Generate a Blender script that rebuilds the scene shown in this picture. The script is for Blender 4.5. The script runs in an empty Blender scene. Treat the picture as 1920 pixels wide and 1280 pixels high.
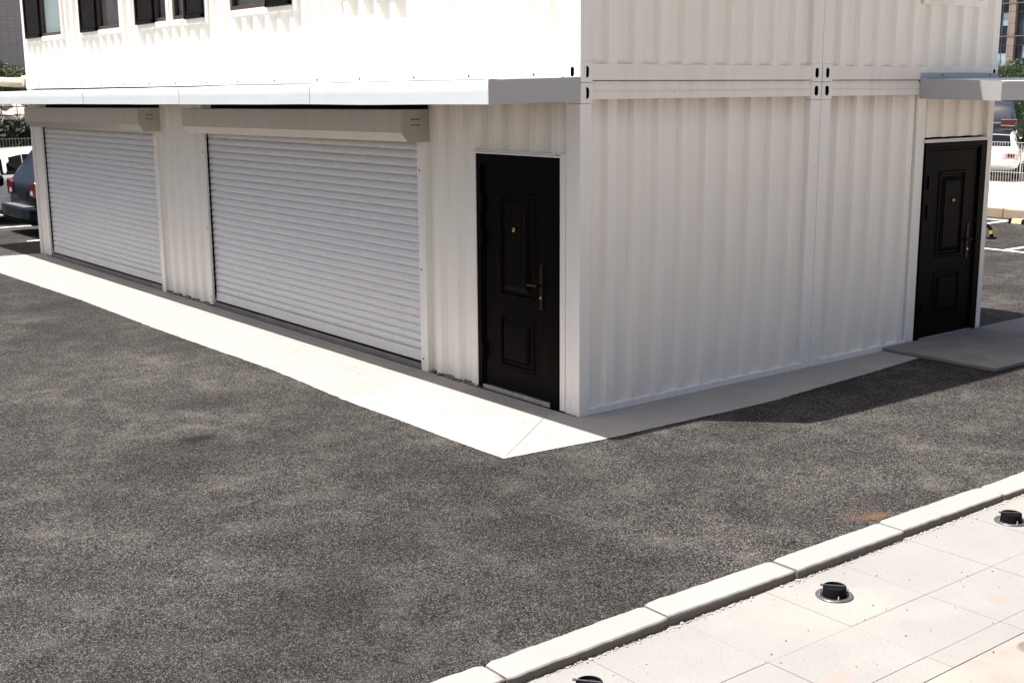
import bpy, bmesh, math, random
from mathutils import Vector, Matrix, noise
R = math.radians
random.seed(7)
scene = bpy.context.scene
col = scene.collection

# ------------------------------------------------------------------ materials
def newmat(name):
    m = bpy.data.materials.new(name); m.use_nodes = True
    nt = m.node_tree; b = nt.nodes['Principled BSDF']
    return m, nt, b
def N(nt, t, **kw):
    n = nt.nodes.new(t)
    for k, v in kw.items():
        if k in n.inputs: n.inputs[k].default_value = v
        else: setattr(n, k, v)
    return n
def L(nt, a, b): nt.links.new(a, b)
def ramp(nt, src, stops):
    r = nt.nodes.new('ShaderNodeValToRGB'); e = r.color_ramp.elements
    while len(e) > len(stops): e.remove(e[-1])
    while len(e) < len(stops): e.new(0.5)
    for el, (p, c) in zip(e, stops):
        el.position = p; el.color = (c if len(c) == 4 else (*c, 1)) if isinstance(c, tuple) else (c, c, c, 1)
    L(nt, src, r.inputs['Fac']); return r
def mix(nt, fac, a, b, mode='MIX'):
    n = nt.nodes.new('ShaderNodeMix'); n.data_type = 'RGBA'; n.blend_type = mode
    for s, i in ((fac, 0), (a, 6), (b, 7)):
        if isinstance(s, (int, float)): n.inputs[i].default_value = s
        elif isinstance(s, tuple): n.inputs[i].default_value = (*s, 1) if len(s) == 3 else s
        else: L(nt, s, n.inputs[i])
    return n.outputs[2]
def coords(nt, scale=(1, 1, 1), loc=(0, 0, 0)):
    t = nt.nodes.new('ShaderNodeNewGeometry'); mp = nt.nodes.new('ShaderNodeMapping')
    mp.inputs['Scale'].default_value = scale; mp.inputs['Location'].default_value = loc
    L(nt, t.outputs['Position'], mp.inputs['Vector']); return mp.outputs['Vector']
def noi(nt, vec, scale, detail=4, rough=.55):
    n = N(nt, 'ShaderNodeTexNoise'); n.inputs['Scale'].default_value = scale
    n.inputs['Detail'].default_value = detail; n.inputs['Roughness'].default_value = rough
    L(nt, vec, n.inputs['Vector']); return n.outputs['Fac']
def bump(nt, b, h, strength, dist):
    n = N(nt, 'ShaderNodeBump'); n.inputs['Strength'].default_value = strength; n.inputs['Distance'].default_value = dist
    L(nt, h, n.inputs['Height']); L(nt, n.outputs['Normal'], b.inputs['Normal']); return n
def math_(nt, op, a, b=0.0, c=None, clamp=False):
    n = nt.nodes.new('ShaderNodeMath'); n.operation = op; n.use_clamp = clamp
    for i, s in enumerate((a, b) if c is None else (a, b, c)):
        if isinstance(s, (int, float)): n.inputs[i].default_value = s
        else: L(nt, s, n.inputs[i])
    return n.outputs[0]
def simple(name, c, rough=.5, metal=0.0, var=.0, scale=6, spec=.5, coat=0):
    m, nt, b = newmat(name)
    b.inputs['Base Color'].default_value = (*c, 1); b.inputs['Roughness'].default_value = rough
    b.inputs['Metallic'].default_value = metal; b.inputs['Specular IOR Level'].default_value = spec
    b.inputs['Coat Weight'].default_value = coat
    v = coords(nt)
    f = noi(nt, v, scale)
    d = tuple(x * (1 - var) for x in c); u = tuple(min(1, x * (1 + var)) for x in c)
    L(nt, ramp(nt, f, [(.3, d), (.7, u)]).outputs[0], b.inputs['Base Color'])
    return m
def paint(name, c, dirt=(.42, .33, .24), amount=.35, rough=.42, dents=.35, topz=None, foot=0):
    m, nt, b = newmat(name)
    v = coords(nt); vs = coords(nt, (4.5, 4.5, .35)); vf = coords(nt, (60, 60, 1.2))
    f1 = noi(nt, vs, 1.6, 5, .6); f2 = noi(nt, vf, 1.0, 3, .6); f3 = noi(nt, v, 1.3, 4)
    streak = ramp(nt, f1, [(.44, 0.0), (.86, 1.0)]).outputs[0]
    fine = ramp(nt, f2, [(.42, 0.0), (.85, 1.0)]).outputs[0]
    k = math_(nt, 'MULTIPLY', streak, amount)
    k = math_(nt, 'MULTIPLY_ADD', fine, amount * .30, k)
    if topz:
        sp = N(nt, 'ShaderNodeSeparateXYZ'); L(nt, v, sp.inputs[0])
        for (z1, ln, a) in topz:
            # dust that settled below a ledge at height z1
            t = math_(nt, 'SUBTRACT', z1, sp.outputs[2]); t = math_(nt, 'DIVIDE', t, ln)
            below = math_(nt, 'GREATER_THAN', t, 0.0)
            fall = math_(nt, 'SUBTRACT', 1.0, t, clamp=True); fall = math_(nt, 'POWER', fall, 2.0)
            q = math_(nt, 'MULTIPLY', fall, below); q = math_(nt, 'MULTIPLY', q, f1)
            k = math_(nt, 'MULTIPLY_ADD', q, a, k)
    if foot:
        if not topz: sp = N(nt, 'ShaderNodeSeparateXYZ'); L(nt, v, sp.inputs[0])
        t = math_(nt, 'SUBTRACT', 1.0, math_(nt, 'DIVIDE', sp.outputs[2], .45), clamp=True)
        g = ramp(nt, noi(nt, coords(nt, (3, 3, 1.2), (5, 1, 3)), 6.0, 6, .7), [(.46, 0.0), (.72, 1.0)]).outputs[0]
        k = math_(nt, 'MULTIPLY_ADD', math_(nt, 'MULTIPLY', math_(nt, 'POWER', t, 1.6), g), foot, k)
    k = math_(nt, 'MINIMUM', k, .8)
    c2 = mix(nt, f3, tuple(x * .95 for x in c), tuple(min(1, x * 1.03) for x in c))
    cc = mix(nt, k, c2, dirt)
    # small chips
    vo = N(nt, 'ShaderNodeTexVoronoi'); vo.inputs['Scale'].default_value = 3.3; L(nt, v, vo.inputs['Vector'])
    chip = ramp(nt, vo.outputs['Distance'], [(.018, 1.0), (.03, 0.0)]).outputs[0]
    sel = math_(nt, 'GREATER_THAN', noi(nt, v, 2.1, 1), .53)
    chip = math_(nt, 'MULTIPLY', chip, sel)
    cc = mix(nt, chip, cc, (.12, .09, .07))
    L(nt, cc, b.inputs['Base Color'])
    b.inputs['Roughness'].default_value = rough
    bump(nt, b, noi(nt, coords(nt, (1, 1, .6)), 3.0, 3), dents, .012)
    return m
M = {}
M['paint'] = paint('white_container_paint', (.86, .812, .735), amount=.12, topz=[(2.475, .30, 1.2)], foot=.25, dents=.35)
M['trim'] = paint('white_trim_paint', (.84, .805, .745), foot=.35, amount=.16, dents=.15)
M['beam'] = paint('white_beam_paint', (.83, .775, .705), amount=.22, dents=.25, topz=[(2.615, .05, .9), (2.54, .03, .6)])
nt = M['beam'].node_tree; b = nt.nodes['Principled BSDF']; src = b.inputs['Base Color'].links[0].from_socket
s = N(nt, 'ShaderNodeSeparateXYZ'); L(nt, coords(nt), s.inputs[0])
sc = ramp(nt, noi(nt, coords(nt, (1.6, 1.6, 34)), 4.0, 5, .7), [(.60, 0.0), (.66, 1.0)]).outputs[0]
zn = ramp(nt, math_(nt, 'ABSOLUTE', math_(nt, 'SUBTRACT', s.outputs[2], 2.552)), [(.012, 1.0), (.03, 0.0)]).outputs[0]
L(nt, mix(nt, math_(nt, 'MULTIPLY', math_(nt, 'MULTIPLY', sc, zn), .7), src, (.20, .16, .12)), b.inputs['Base Color'])
M['fascia'] = paint('awning_sheet', (.60, .66, .68), dirt=(.5, .5, .5), amount=.14, rough=.45, dents=.5)
M['housing'] = paint('shutter_housing', (.54, .505, .46), dirt=(.36, .31, .26), amount=.3, rough=.42, dents=.3)
M['housing'].node_tree.nodes['Principled BSDF'].inputs['Metallic'].default_value = .75
m, nt, b = newmat('shutter_slats')
f1 = noi(nt, coords(nt, (1.2, 1.6, 9)), 3.2, 5, .65); f2 = noi(nt, coords(nt, (8, 8, 26)), 3.0, 4, .65)
kk = math_(nt, 'MULTIPLY', ramp(nt, f1, [(.42, 0.0), (.70, 1.0)]).outputs[0], ramp(nt, f2, [(.40, .15), (.68, 1.0)]).outputs[0])
L(nt, mix(nt, math_(nt, 'MULTIPLY', kk, .55), (.66, .66, .66), (.42, .41, .405)), b.inputs['Base Color']); b.inputs['Roughness'].default_value = .38; M['slat'] = m
M['black'] = simple('black_gap', (.006, .006, .007), .8, spec=.05)
M['hole'] = simple('dark_hole', (.01, .01, .01), .9, spec=.05)
M['brown'] = simple('brown_window_frame', (.060, .036, .030), .4, var=.15)
M['blackmetal'] = simple('black_metal', (.005,.005,.0055), .35, var=.2, spec=.05)
M['louver'] = simple('dark_screen', (.012,.010,.010), .6, var=.2, spec=.05)
M['glassdark'] = simple('dark_window_glass', (.050, .048, .055), .12, var=.35, scale=1.2)
M['glasspale'] = simple('pale_window_glass', (.26, .32, .33), .18, var=.08, scale=1.2)
M['brass'] = simple('brass', (.75, .50, .16), .25, metal=1.0)
M['bronze'] = simple('antique_bronze', (.032, .017, .012), .42, metal=.9, var=.3, scale=40)
M['steel'] = simple('galvanised_steel', (.45, .44, .43), .35, metal=.8, var=.25, scale=30)
M['darksteel'] = simple('dull_flange_metal', (.13, .12, .13), .38, metal=.6, var=.35, scale=40)
M['screw'] = simple('screw', (.05, .05, .05), .4, metal=.5)
M['rubber'] = simple('black_rubber', (.007,.007,.0075), .7, spec=.05)
M['mortar'] = simple('mortar_edge', (.16, .145, .13), .95, var=.45, scale=30)
# door
m, nt, b = newmat('dark_wood_door')
vg = coords(nt, (55, 55, 1.6)); g = noi(nt, vg, 1.0, 4, .65)
L(nt, ramp(nt, g, [(.35, (.0010, .0011, .0012)), (.6, (.0045, .0026, .0022)), (.8, (.024, .009, .006))]).outputs[0], b.inputs['Base Color'])
b.inputs['Roughness'].default_value = .42; b.inputs['Specular IOR Level'].default_value = .04
bump(nt, b, g, .15, .002); M['door'] = m
M['doorframe'] = simple('dark_door_frame', (.0018, .0016, .0016), .42, var=.3, scale=20, spec=.04)

# asphalt
m, nt, b = newmat('asphalt')
v = coords(nt)
vo = N(nt, 'ShaderNodeTexVoronoi'); vo.inputs['Scale'].default_value = 132; L(nt, v, vo.inputs['Vector'])
vo2 = N(nt, 'ShaderNodeTexVoronoi'); vo2.inputs['Scale'].default_value = 85; L(nt, v, vo2.inputs['Vector'])
sx = N(nt, 'ShaderNodeSeparateColor'); L(nt, vo.outputs['Color'], sx.inputs[0])
sx2 = N(nt, 'ShaderNodeSeparateColor'); L(nt, vo2.outputs['Color'], sx2.inputs[0])
stone = ramp(nt, sx.outputs[0], [(0.0, (.002, .002, .0025)), (.40, (.020, .0188, .0184)), (.70, (.074, .0685, .064)), (1.0, (.26, .242, .222))]).outputs[0]
stone2 = ramp(nt, sx2.outputs[1], [(0.0, (.006, .006, .007)), (.6, (.034, .032, .032)), (1.0, (.15, .14, .13))]).outputs[0]
cc = mix(nt, .30, stone, stone2)
gaps = ramp(nt, vo.outputs['Distance'], [(.35, 1.0), (.75, .25)]).outputs[0]
cc = mix(nt, .75, cc, gaps, 'MULTIPLY')
n1 = noi(nt, coords(nt, (1, 1, 1)), .9, 5, .6); n2 = noi(nt, coords(nt, (1, 1, 1), (4, 2, 0)), 3.4, 6, .68); n3 = noi(nt, coords(nt, (1, 1, 1), (9, 1, 0)), .33, 3)
dust = ramp(nt, n2, [(.46, 0.0), (.74, 1.0)]).outputs[0]
dust1 = ramp(nt, n1, [(.42, 0.0), (.72, 1.0)]).outputs[0]
dd = math_(nt, 'MULTIPLY', dust, dust1)
cc = mix(nt, math_(nt, 'MULTIPLY_ADD', dd, .30, math_(nt, 'MULTIPLY', dust, .10)), cc, (.235, .222, .205))
dk = ramp(nt, n1, [(.30, .62), (.55, 1.0)]).outputs[0]
cc = mix(nt, 1.0, cc, dk, 'MULTIPLY')
dk2 = ramp(nt, n3, [(.36, .85), (.62, 1.3)]).outputs[0]
cc = mix(nt, 1.0, cc, dk2, 'MULTIPLY')
def blob(nt, x, y, rx, ry, soft=.35):
    g = N(nt, 'ShaderNodeNewGeometry'); s = N(nt, 'ShaderNodeSeparateXYZ'); L(nt, g.outputs['Position'], s.inputs[0])
    nz = noi(nt, coords(nt), 7.0, 4)
    a = math_(nt, 'DIVIDE', math_(nt, 'SUBTRACT', s.outputs[0], x), rx); c = math_(nt, 'DIVIDE', math_(nt, 'SUBTRACT', s.outputs[1], y), ry)
    d = math_(nt, 'SQRT', math_(nt, 'ADD', math_(nt, 'MULTIPLY', a, a), math_(nt, 'MULTIPLY', c, c)))
    d = math_(nt, 'ADD', d, math_(nt, 'MULTIPLY_ADD', nz, 1.4, -.7))
    return ramp(nt, d, [(1 - soft, 1.0), (1.0, 0.0)]).outputs[0]
cc = mix(nt, math_(nt, 'MULTIPLY', blob(nt, -4.3, -2.4, 3.0, 3.0, 1.0), .45), cc, (.018, .018, .020))  # foreground darkening by view angle, painted into the asphalt colour
cc = mix(nt, math_(nt, 'MULTIPLY', blob(nt, -2.64, 1.36, .22, .12, .6), .85), cc, (.010, .010, .011))
cc = mix(nt, math_(nt, 'MULTIPLY', blob(nt, -2.2, 2.3, .5, .25, .9), .4), cc, (.015, .015, .016))
cc = mix(nt, math_(nt, 'MULTIPLY', blob(nt, -.14, -2.87, .16, .08, .9), .7), cc, (.17, .09, .04))
cc = mix(nt, math_(nt, 'MULTIPLY', blob(nt, -.22, -2.78, .16, .10, .9), .16), cc, (.14, .09, .06))
L(nt, cc, b.inputs['Base Color']); b.inputs['Roughness'].default_value = .9; b.inputs['Specular IOR Level'].default_value = .15
hh = math_(nt, 'ADD', math_(nt, 'MULTIPLY', vo.outputs['Distance'], -1.0), math_(nt, 'MULTIPLY', sx.outputs[2], .5))
bump(nt, b, hh, 1.0, .010)
M['asphalt'] = m

def concrete(name, c, dk=.75, speck=.4, scale=1.0, rough=.85, tint=(.50, .40, .30)):
    m, nt, b = newmat(name); v = coords(nt)
    a = noi(nt, v, 1.8 * scale, 6, .62); f = noi(nt, v, 160, 2, .6); e = noi(nt, coords(nt, (1, 1, 1), (3, 7, 0)), .9 * scale, 4)
    cc = mix(nt, a, tuple(x * dk for x in c), c)
    cc = mix(nt, math_(nt, 'MULTIPLY', ramp(nt, e, [(.5, 0.0), (.75, 1.0)]).outputs[0], .22), cc, tint)
    cc = mix(nt, math_(nt, 'MULTIPLY', ramp(nt, f, [(.55, 0.0), (.72, 1.0)]).outputs[0], speck), cc, tuple(x * .55 for x in c))
    vo = N(nt, 'ShaderNodeTexVoronoi'); vo.inputs['Scale'].default_value = 5; L(nt, v, vo.inputs['Vector'])
    chip = ramp(nt, vo.outputs['Distance'], [(.03, 1.0), (.05, 0.0)]).outputs[0]
    chip = math_(nt, 'MULTIPLY', chip, math_(nt, 'GREATER_THAN', noi(nt, v, 3.0, 1), .60))
    cc = mix(nt, chip, cc, (.10, .085, .075))
    L(nt, cc, b.inputs['Base Color']); b.inputs['Roughness'].default_value = rough
    bump(nt, b, noi(nt, v, 60, 4), .25, .004)
    return m, nt, b, cc
m, nt, b, cc = concrete('kerb_stone', (.27, .263, .25), speck=.7)
s = N(nt, 'ShaderNodeSeparateXYZ'); L(nt, coords(nt), s.inputs[0])
face_shade = ramp(nt, math_(nt, 'MULTIPLY_ADD', noi(nt, coords(nt), 22, 4), .012, s.outputs[2]), [(.0045, 1.0), (.011, 0.0)]).outputs[0]  # shade of the pavement-side face painted in as a brown darkening
side = math_(nt, 'LESS_THAN', s.outputs[1], -3.10)
L(nt, mix(nt, math_(nt, 'MULTIPLY', math_(nt, 'MULTIPLY', face_shade, side), .85), cc, (.11, .085, .06)), b.inputs['Base Color']); M['kerb'] = m
M['slab'] = concrete('door_step_concrete', (.25, .238, .222), dk=.40, scale=1.6)[0]
M['bigground'] = concrete('bare_ground', (.36, .32, .27))[0]
M['sand'] = concrete('pale_gravel_ground', (.56, .51, .45), speck=.5)[0]
M['stonekerb'] = concrete('tan_stone', (.42, .33, .23), dk=.55, scale=4)[0]
# apron: plain concrete near the corner, narrow pavers beyond
m, nt, b, cc = concrete('apron_concrete', (.315, .304, .288), dk=.72, speck=.5, scale=1.4)
br = N(nt, 'ShaderNodeTexBrick'); mp = coords(nt, (1, 1, 1))
sw = N(nt, 'ShaderNodeSeparateXYZ'); L(nt, mp, sw.inputs[0]); cb = N(nt, 'ShaderNodeCombineXYZ')
L(nt, sw.outputs[1], cb.inputs[0]); L(nt, sw.outputs[0], cb.inputs[1]); L(nt, cb.outputs[0], br.inputs['Vector'])
br.inputs['Scale'].default_value = 1; br.inputs['Brick Width'].default_value = .21; br.inputs['Row Height'].default_value = .105
br.inputs['Mortar Size'].default_value = .005; br.inputs['Mortar Smooth'].default_value = .4
br.inputs['Color1'].default_value = (1, 1, 1, 1); br.inputs['Color2'].default_value = (.94, .93, .92, 1); br.inputs['Mortar'].default_value = (.62, .60, .575, 1)
wob = noi(nt, coords(nt), 1.2, 3)
far = math_(nt, 'GREATER_THAN', math_(nt, 'MULTIPLY_ADD', wob, 1.6, sw.outputs[1]), 2.6)
cc2 = mix(nt, far, cc, mix(nt, 1.0, cc, br.outputs['Color'], 'MULTIPLY'))
L(nt, cc2, b.inputs['Base Color']); M['apron'] = m
# paving
m, nt, b, cc = concrete('paving_granite', (.228, .225, .219), dk=.78, speck=.85)
s = N(nt, 'ShaderNodeSeparateXYZ'); L(nt, coords(nt), s.inputs[0])
cc = mix(nt, math_(nt, 'MULTIPLY', blob(nt, -.62, -3.98, .10, .06, .9), .35), cc, (.22, .15, .07))
cc = mix(nt, math_(nt, 'MULTIPLY', blob(nt, -1.95, -4.02, .16, .06, .7), .35), cc, (.45, .17, .13))
L(nt, cc, b.inputs['Base Color']); M['paving'] = m
M['roughpave'] = concrete('rough_concrete', (.28, .256, .23), dk=.6, speck=.6, scale=3)[0]
M['joint'] = simple('paving_joint', (.21, .185, .16), .95, var=.3, scale=9)
M['gravel'] = simple('mortar_crumbs', (.34, .30, .26), .95, var=.35, scale=60)
M['grit'] = simple('dark_grit', (.06, .05, .045), .9, var=.4, scale=60)
M['whiteline'] = simple('white_road_paint', (.72, .71, .69), .7, var=.12, scale=12)
M['orange'] = simple('orange_tile', (.62, .27, .12), .7, var=.2, scale=30)
M['yellow'] = simple('yellow_plastic', (.62, .42, .04), .5)
M['paleyellow'] = simple('faded_yellow', (.50, .42, .24), .7, var=.2)
M['creamcloth'] = simple('cream_tarpaulin', (.62, .54, .44), .7, var=.12, scale=8)
M['fencewhite'] = simple('white_fence_wire', (.66, .65, .62), .45)
M['fencedark'] = simple('dark_fence_wire', (.03, .03, .032), .5)
M['creampost'] = simple('cream_fence_post', (.55, .50, .40), .5)
M['rock'] = simple('pale_rock', (.42, .37, .31), .9, var=.5, scale=5)
M['carwhite'] = simple('white_car_paint', (.72, .72, .71), .18, coat=.6)
M['carnavy'] = simple('navy_car_paint', (.003, .007, .013), .3, coat=.0, spec=.12)
M['carblack'] = simple('dark_car_paint', (.020, .026, .034), .15, coat=.8)
M['carglass'] = simple('car_glass', (.003, .004, .005), .08, spec=.2)
M['redlens'] = simple('red_lens', (.075, .004, .006), .2, coat=.2)
M['clearlens'] = simple('clear_lens', (.55, .42, .38), .12, coat=.5)
M['chrome'] = simple('chrome', (.75, .75, .77), .12, metal=1.0)
M['plasticgrey'] = simple('grey_bumper_plastic', (.10, .105, .115), .5)
M['rim'] = simple('wheel_rim', (.35, .35, .36), .3, metal=.8)
M['tyre'] = simple('tyre', (.012, .012, .012), .8)
M['leaf'] = simple('leaf_green', (.055, .085, .022), .6, var=.6, scale=5)
M['leafdark'] = simple('leaf_dark', (.016, .030, .012), .6, var=.6, scale=4)
M['leafhedge'] = simple('hedge_green', (.018, .044, .008), .6, var=.5, scale=3)
M['bark'] = simple('bark', (.08, .06, .045), .9, var=.3)
# far grey tiled wall
m, nt, b = newmat('grey_tiled_wall')
br = N(nt, 'ShaderNodeTexBrick'); sw = N(nt, 'ShaderNodeSeparateXYZ'); L(nt, coords(nt), sw.inputs[0]); cb = N(nt, 'ShaderNodeCombineXYZ')
L(nt, math_(nt, 'ADD', sw.outputs[0], sw.outputs[1]), cb.inputs[0]); L(nt, sw.outputs[2], cb.inputs[1]); L(nt, cb.outputs[0], br.inputs['Vector'])
br.offset = 0; br.inputs['Scale'].default_value = 1; br.inputs['Brick Width'].default_value = .42; br.inputs['Row Height'].default_value = .21; br.inputs['Mortar Size'].default_value = .014
br.inputs['Color1'].default_value = (.21, .21, .225, 1); br.inputs['Color2'].default_value = (.235, .235, .25, 1); br.inputs['Mortar'].default_value = (.16, .16, .175, 1)
L(nt, br.outputs['Color'], b.inputs['Base Color']); b.inputs['Roughness'].default_value = .6; M['greytile'] = m
m, nt, b = newmat('stone_pilaster')
br = N(nt, 'ShaderNodeTexBrick'); sw = N(nt, 'ShaderNodeSeparateXYZ'); L(nt, coords(nt), sw.inputs[0]); cb = N(nt, 'ShaderNodeCombineXYZ')
L(nt, sw.outputs[1], cb.inputs[0]); L(nt, sw.outputs[2], cb.inputs[1]); L(nt, cb.outputs[0], br.inputs['Vector'])
br.inputs['Scale'].default_value = 1; br.inputs['Brick Width'].default_value = 1.6; br.inputs['Row Height'].default_value = 1.05; br.inputs['Mortar Size'].default_value = .04
br.inputs['Color1'].default_value = (.19, .155, .135, 1); br.inputs['Color2'].default_value = (.165, .13, .115, 1); br.inputs['Mortar'].default_value = (.10, .08, .07, 1)
L(nt, br.outputs['Color'], b.inputs['Base Color']); b.inputs['Roughness'].default_value = .8; M['pilaster'] = m
M['towerglass'] = simple('tower_glass', (.018, .028, .040), .12, var=.5, scale=.6)
M['towerlit'] = simple('tower_pale_pane', (.22, .30, .38), .15, var=.3, scale=1)
M['mullion'] = simple('mullion_metal', (.10, .105, .11), .4)

# ------------------------------------------------------------------ mesh builder
class MB:
    def __init__(s): s.v = []; s.f = []
    def quad(s, a, b, c, d):
        i = len(s.v); s.v += [a, b, c, d]; s.f.append((i, i + 1, i + 2, i + 3))
    def poly(s, pts):
        i = len(s.v); s.v += pts; s.f.append(tuple(range(i, i + len(pts))))
    def box(s, x0, x1, y0, y1, z0, z1, T=None):
        P = [(x, y, z) for x in (x0, x1) for y in (y0, y1) for z in (z0, z1)]
        if T: P = [T(*p) for p in P]
        i = len(s.v); s.v += P
        for f in ((0, 1, 3, 2), (4, 6, 7, 5), (0, 4, 5, 1), (2, 3, 7, 6), (0, 2, 6, 4), (1, 5, 7, 3)):
            s.f.append(tuple(i + k for k in f))
    def prism(s, pts, h0, h1, axis=2, T=None):
        n = len(pts); A = []; B = []
        for (a, b) in pts:
            for h, o in ((h0, A), (h1, B)):
                p = {2: (a, b, h), 1: (a, h, b), 0: (h, a, b)}[axis]
                o.append(T(*p) if T else p)
        i = len(s.v); s.v += A + B
        s.f.append(tuple(i + k for k in range(n))); s.f.append(tuple(i + n + k for k in reversed(range(n))))
        for k in range(n): s.f.append((i + k, i + (k + 1) % n, i + n + (k + 1) % n, i + n + k))
    def tube(s, p0, p1, r0, r1=None, n=8, caps=True):
        r1 = r0 if r1 is None else r1
        p0 = Vector(p0); p1 = Vector(p1); d = (p1 - p0).normalized()
        a = d.orthogonal().normalized(); b = d.cross(a)
        i = len(s.v)
        for p, r in ((p0, r0), (p1, r1)):
            for k in range(n):
                t = 2 * math.pi * k / n; s.v.append(tuple(p + a * math.cos(t) * r + b * math.sin(t) * r))
        for k in range(n): s.f.append((i + k, i + (k + 1) % n, i + n + (k + 1) % n, i + n + k))
        if caps: s.f.append(tuple(i + k for k in reversed(range(n)))); s.f.append(tuple(i + n + k for k in range(n)))
    def path(s, pts, r, n=8):
        for a, b in zip(pts, pts[1:]): s.tube(a, b, r, n=n)
    def grid(s, rows, close=False):
        i = len(s.v); w = len(rows[0])
        for r in rows: s.v += r
        for a in range(len(rows) - 1):
            for k in range(w if close else w - 1):
                s.f.append((i + a * w + k, i + a * w + (k + 1) % w, i + (a + 1) * w + (k + 1) % w, i + (a + 1) * w + k))
    def ball(s, c, r, n=1, jit=.25, sq=(1, 1, 1)):
        bm = bmesh.new(); bmesh.ops.create_icosphere(bm, subdivisions=n, radius=1)
        i = len(s.v)
        for v in bm.verts:
            k = r * (1 + random.uniform(-jit, jit)); s.v.append((c[0] + v.co.x * k * sq[0], c[1] + v.co.y * k * sq[1], c[2] + v.co.z * k * sq[2]))
        for f in bm.faces: s.f.append(tuple(i + v.index for v in f.verts))
        bm.free()
    def build(s, name, mat, parent=None, smooth=False, bevel=0, off=None, normals=True, loc=None):
        me = bpy.data.meshes.new(name); me.from_pydata([tuple(v) for v in s.v], [], s.f)
        if normals:
            bm = bmesh.new(); bm.from_mesh(me)
            bmesh.ops.remove_doubles(bm, verts=bm.verts, dist=1e-5)
            bmesh.ops.recalc_face_normals(bm, faces=bm.faces); bm.to_mesh(me); bm.free()
        me.materials.append(M[mat] if isinstance(mat, str) else mat)
        if smooth:
            for p in me.polygons: p.use_smooth = True
        o = bpy.data.objects.new(name, me); col.objects.link(o)
        if parent is not None:
            o.parent = parent
            if off is not None: o.location = off
        if bevel:
            bv = o.modifiers.new('bevel', 'BEVEL'); bv.width = bevel; bv.segments = 2; bv.limit_method = 'ANGLE'; bv.angle_limit = R(40)
        return o
def tag(o, label=None, cat=None, group=None, kind=None):
    for k, v in (('label', label), ('category', cat), ('group', group), ('kind', kind)):
        if v: o[k] = v
    return o
def empty(name, loc=(0, 0, 0), rz=0):
    o = bpy.data.objects.new(name, None); col.objects.link(o); o.location = loc; o.rotation_euler = (0, 0, rz); o.empty_display_size = .2; return o
def copy_tree(o, parent=None):
    c = o.copy(); col.objects.link(c)
    if parent is not None: c.parent = parent
    for ch in [x for x in bpy.data.objects if x.parent == o]: copy_tree(ch, c)
    return c

# wall frames: T(u, d, z), u along the wall, d outward from the wall
TL = lambda u, d, z: (-d, u, z)      # long wall, x = 0
TR = lambda u, d, z: (u, -d, z)      # end wall, y = 0
BW, BL, H1, HT = 5.668, 13.302, 2.605, 5.10

# ------------------------------------------------------------------ building
B = empty('container_building')
tag(B, 'two storey building of white corrugated shipping containers with roller shutters and dark doors', 'building')

def corr(mb, T, u0, u1, z0, z1, dout=-.006, din=-.044, P=.272, ph=0.0):
    sl_, ot = .024, .086
    if T is TR and din == -.044: din = -.052
    if T is TL: din, sl_, ot = -.042, .056, .078
    prof = []
    k = math.floor((u0 - ph) / P) - 1
    knots = []
    while True:
        b = ph + k * P
        knots += [(b, dout), (b + ot, dout), (b + ot + sl_, din), (b + P - sl_, din)]
        if b > u1 + P: break
        k += 1
    def val(u):
        for (a, da), (c, dc) in zip(knots, knots[1:]):
            if a <= u <= c: return da + (dc - da) * ((u - a) / max(1e-6, c - a))
        return dout
    prof = [(u0, val(u0))] + [q for q in knots if u0 < q[0] < u1] + [(u1, val(u1))]
    for (a, da), (c, dc) in zip(prof, prof[1:]):
        mb.quad(T(a, da, z0), T(c, dc, z0), T(c, dc, z1), T(a, da, z1))

LD0, LD1 = .237, 1.33                 # door opening on the long wall
S2a, S2b, S1a, S1b = 2.09, 6.83, 8.15, 12.82
w = MB()
corr(w, TL, .17, 1.33, 2.05, 2.475); corr(w, TL, .17, LD0 - .02, 0, 2.05)
corr(w, TL, 1.33, S2a, 0.0, 2.475); corr(w, TL, S2b, S1a, 0.0, 2.475); corr(w, TL, S1b, 13.19, 0.0, 2.475)
corr(w, TL, S2a, S2b, 2.30, 2.475); corr(w, TL, S1a, S1b, 2.30, 2.475)
w.build('wall', 'paint', B, normals=False)
# upper long wall with windows
WIN = [(11.50, 13.10, 3.385, 12.39, 13.10, 'glasspale'), (9.20, 10.64, 3.385, 10.01, 10.64, 'glassdark'), (7.66, 8.60, 3.40, 8.02, 8.60, 'glassdark'),
       (6.56, 7.47, 3.40, 6.56, 7.09, 'glassdark'), (4.46, 5.90, 3.425, 4.46, 5.015, 'glassdark'), (2.35, 3.50, 3.47, 2.35, 2.90, 'glassdark')]
w = MB(); ub = sorted([(a - .07, b + .07) for a, b, *_ in WIN])
corr(w, TL, .175, 13.19, 2.74, 3.30, ph=.10)
u = .175
for a, b in ub:
    if a > u: corr(w, TL, u, min(a, 13.19), 3.30, 4.62, ph=.10)
    u = b
if u < 13.19: corr(w, TL, u, 13.19, 3.30, 4.62, ph=.10)
corr(w, TL, .175, 13.19, 4.62, 4.96, ph=.10)
for a_, b_, zb_, *_ in WIN: corr(w, TL, a_ - .07, min(13.19, b_ + .07), 3.30, zb_ - .06, ph=.10)
w.build('wall', 'paint', B, normals=False)
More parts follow.
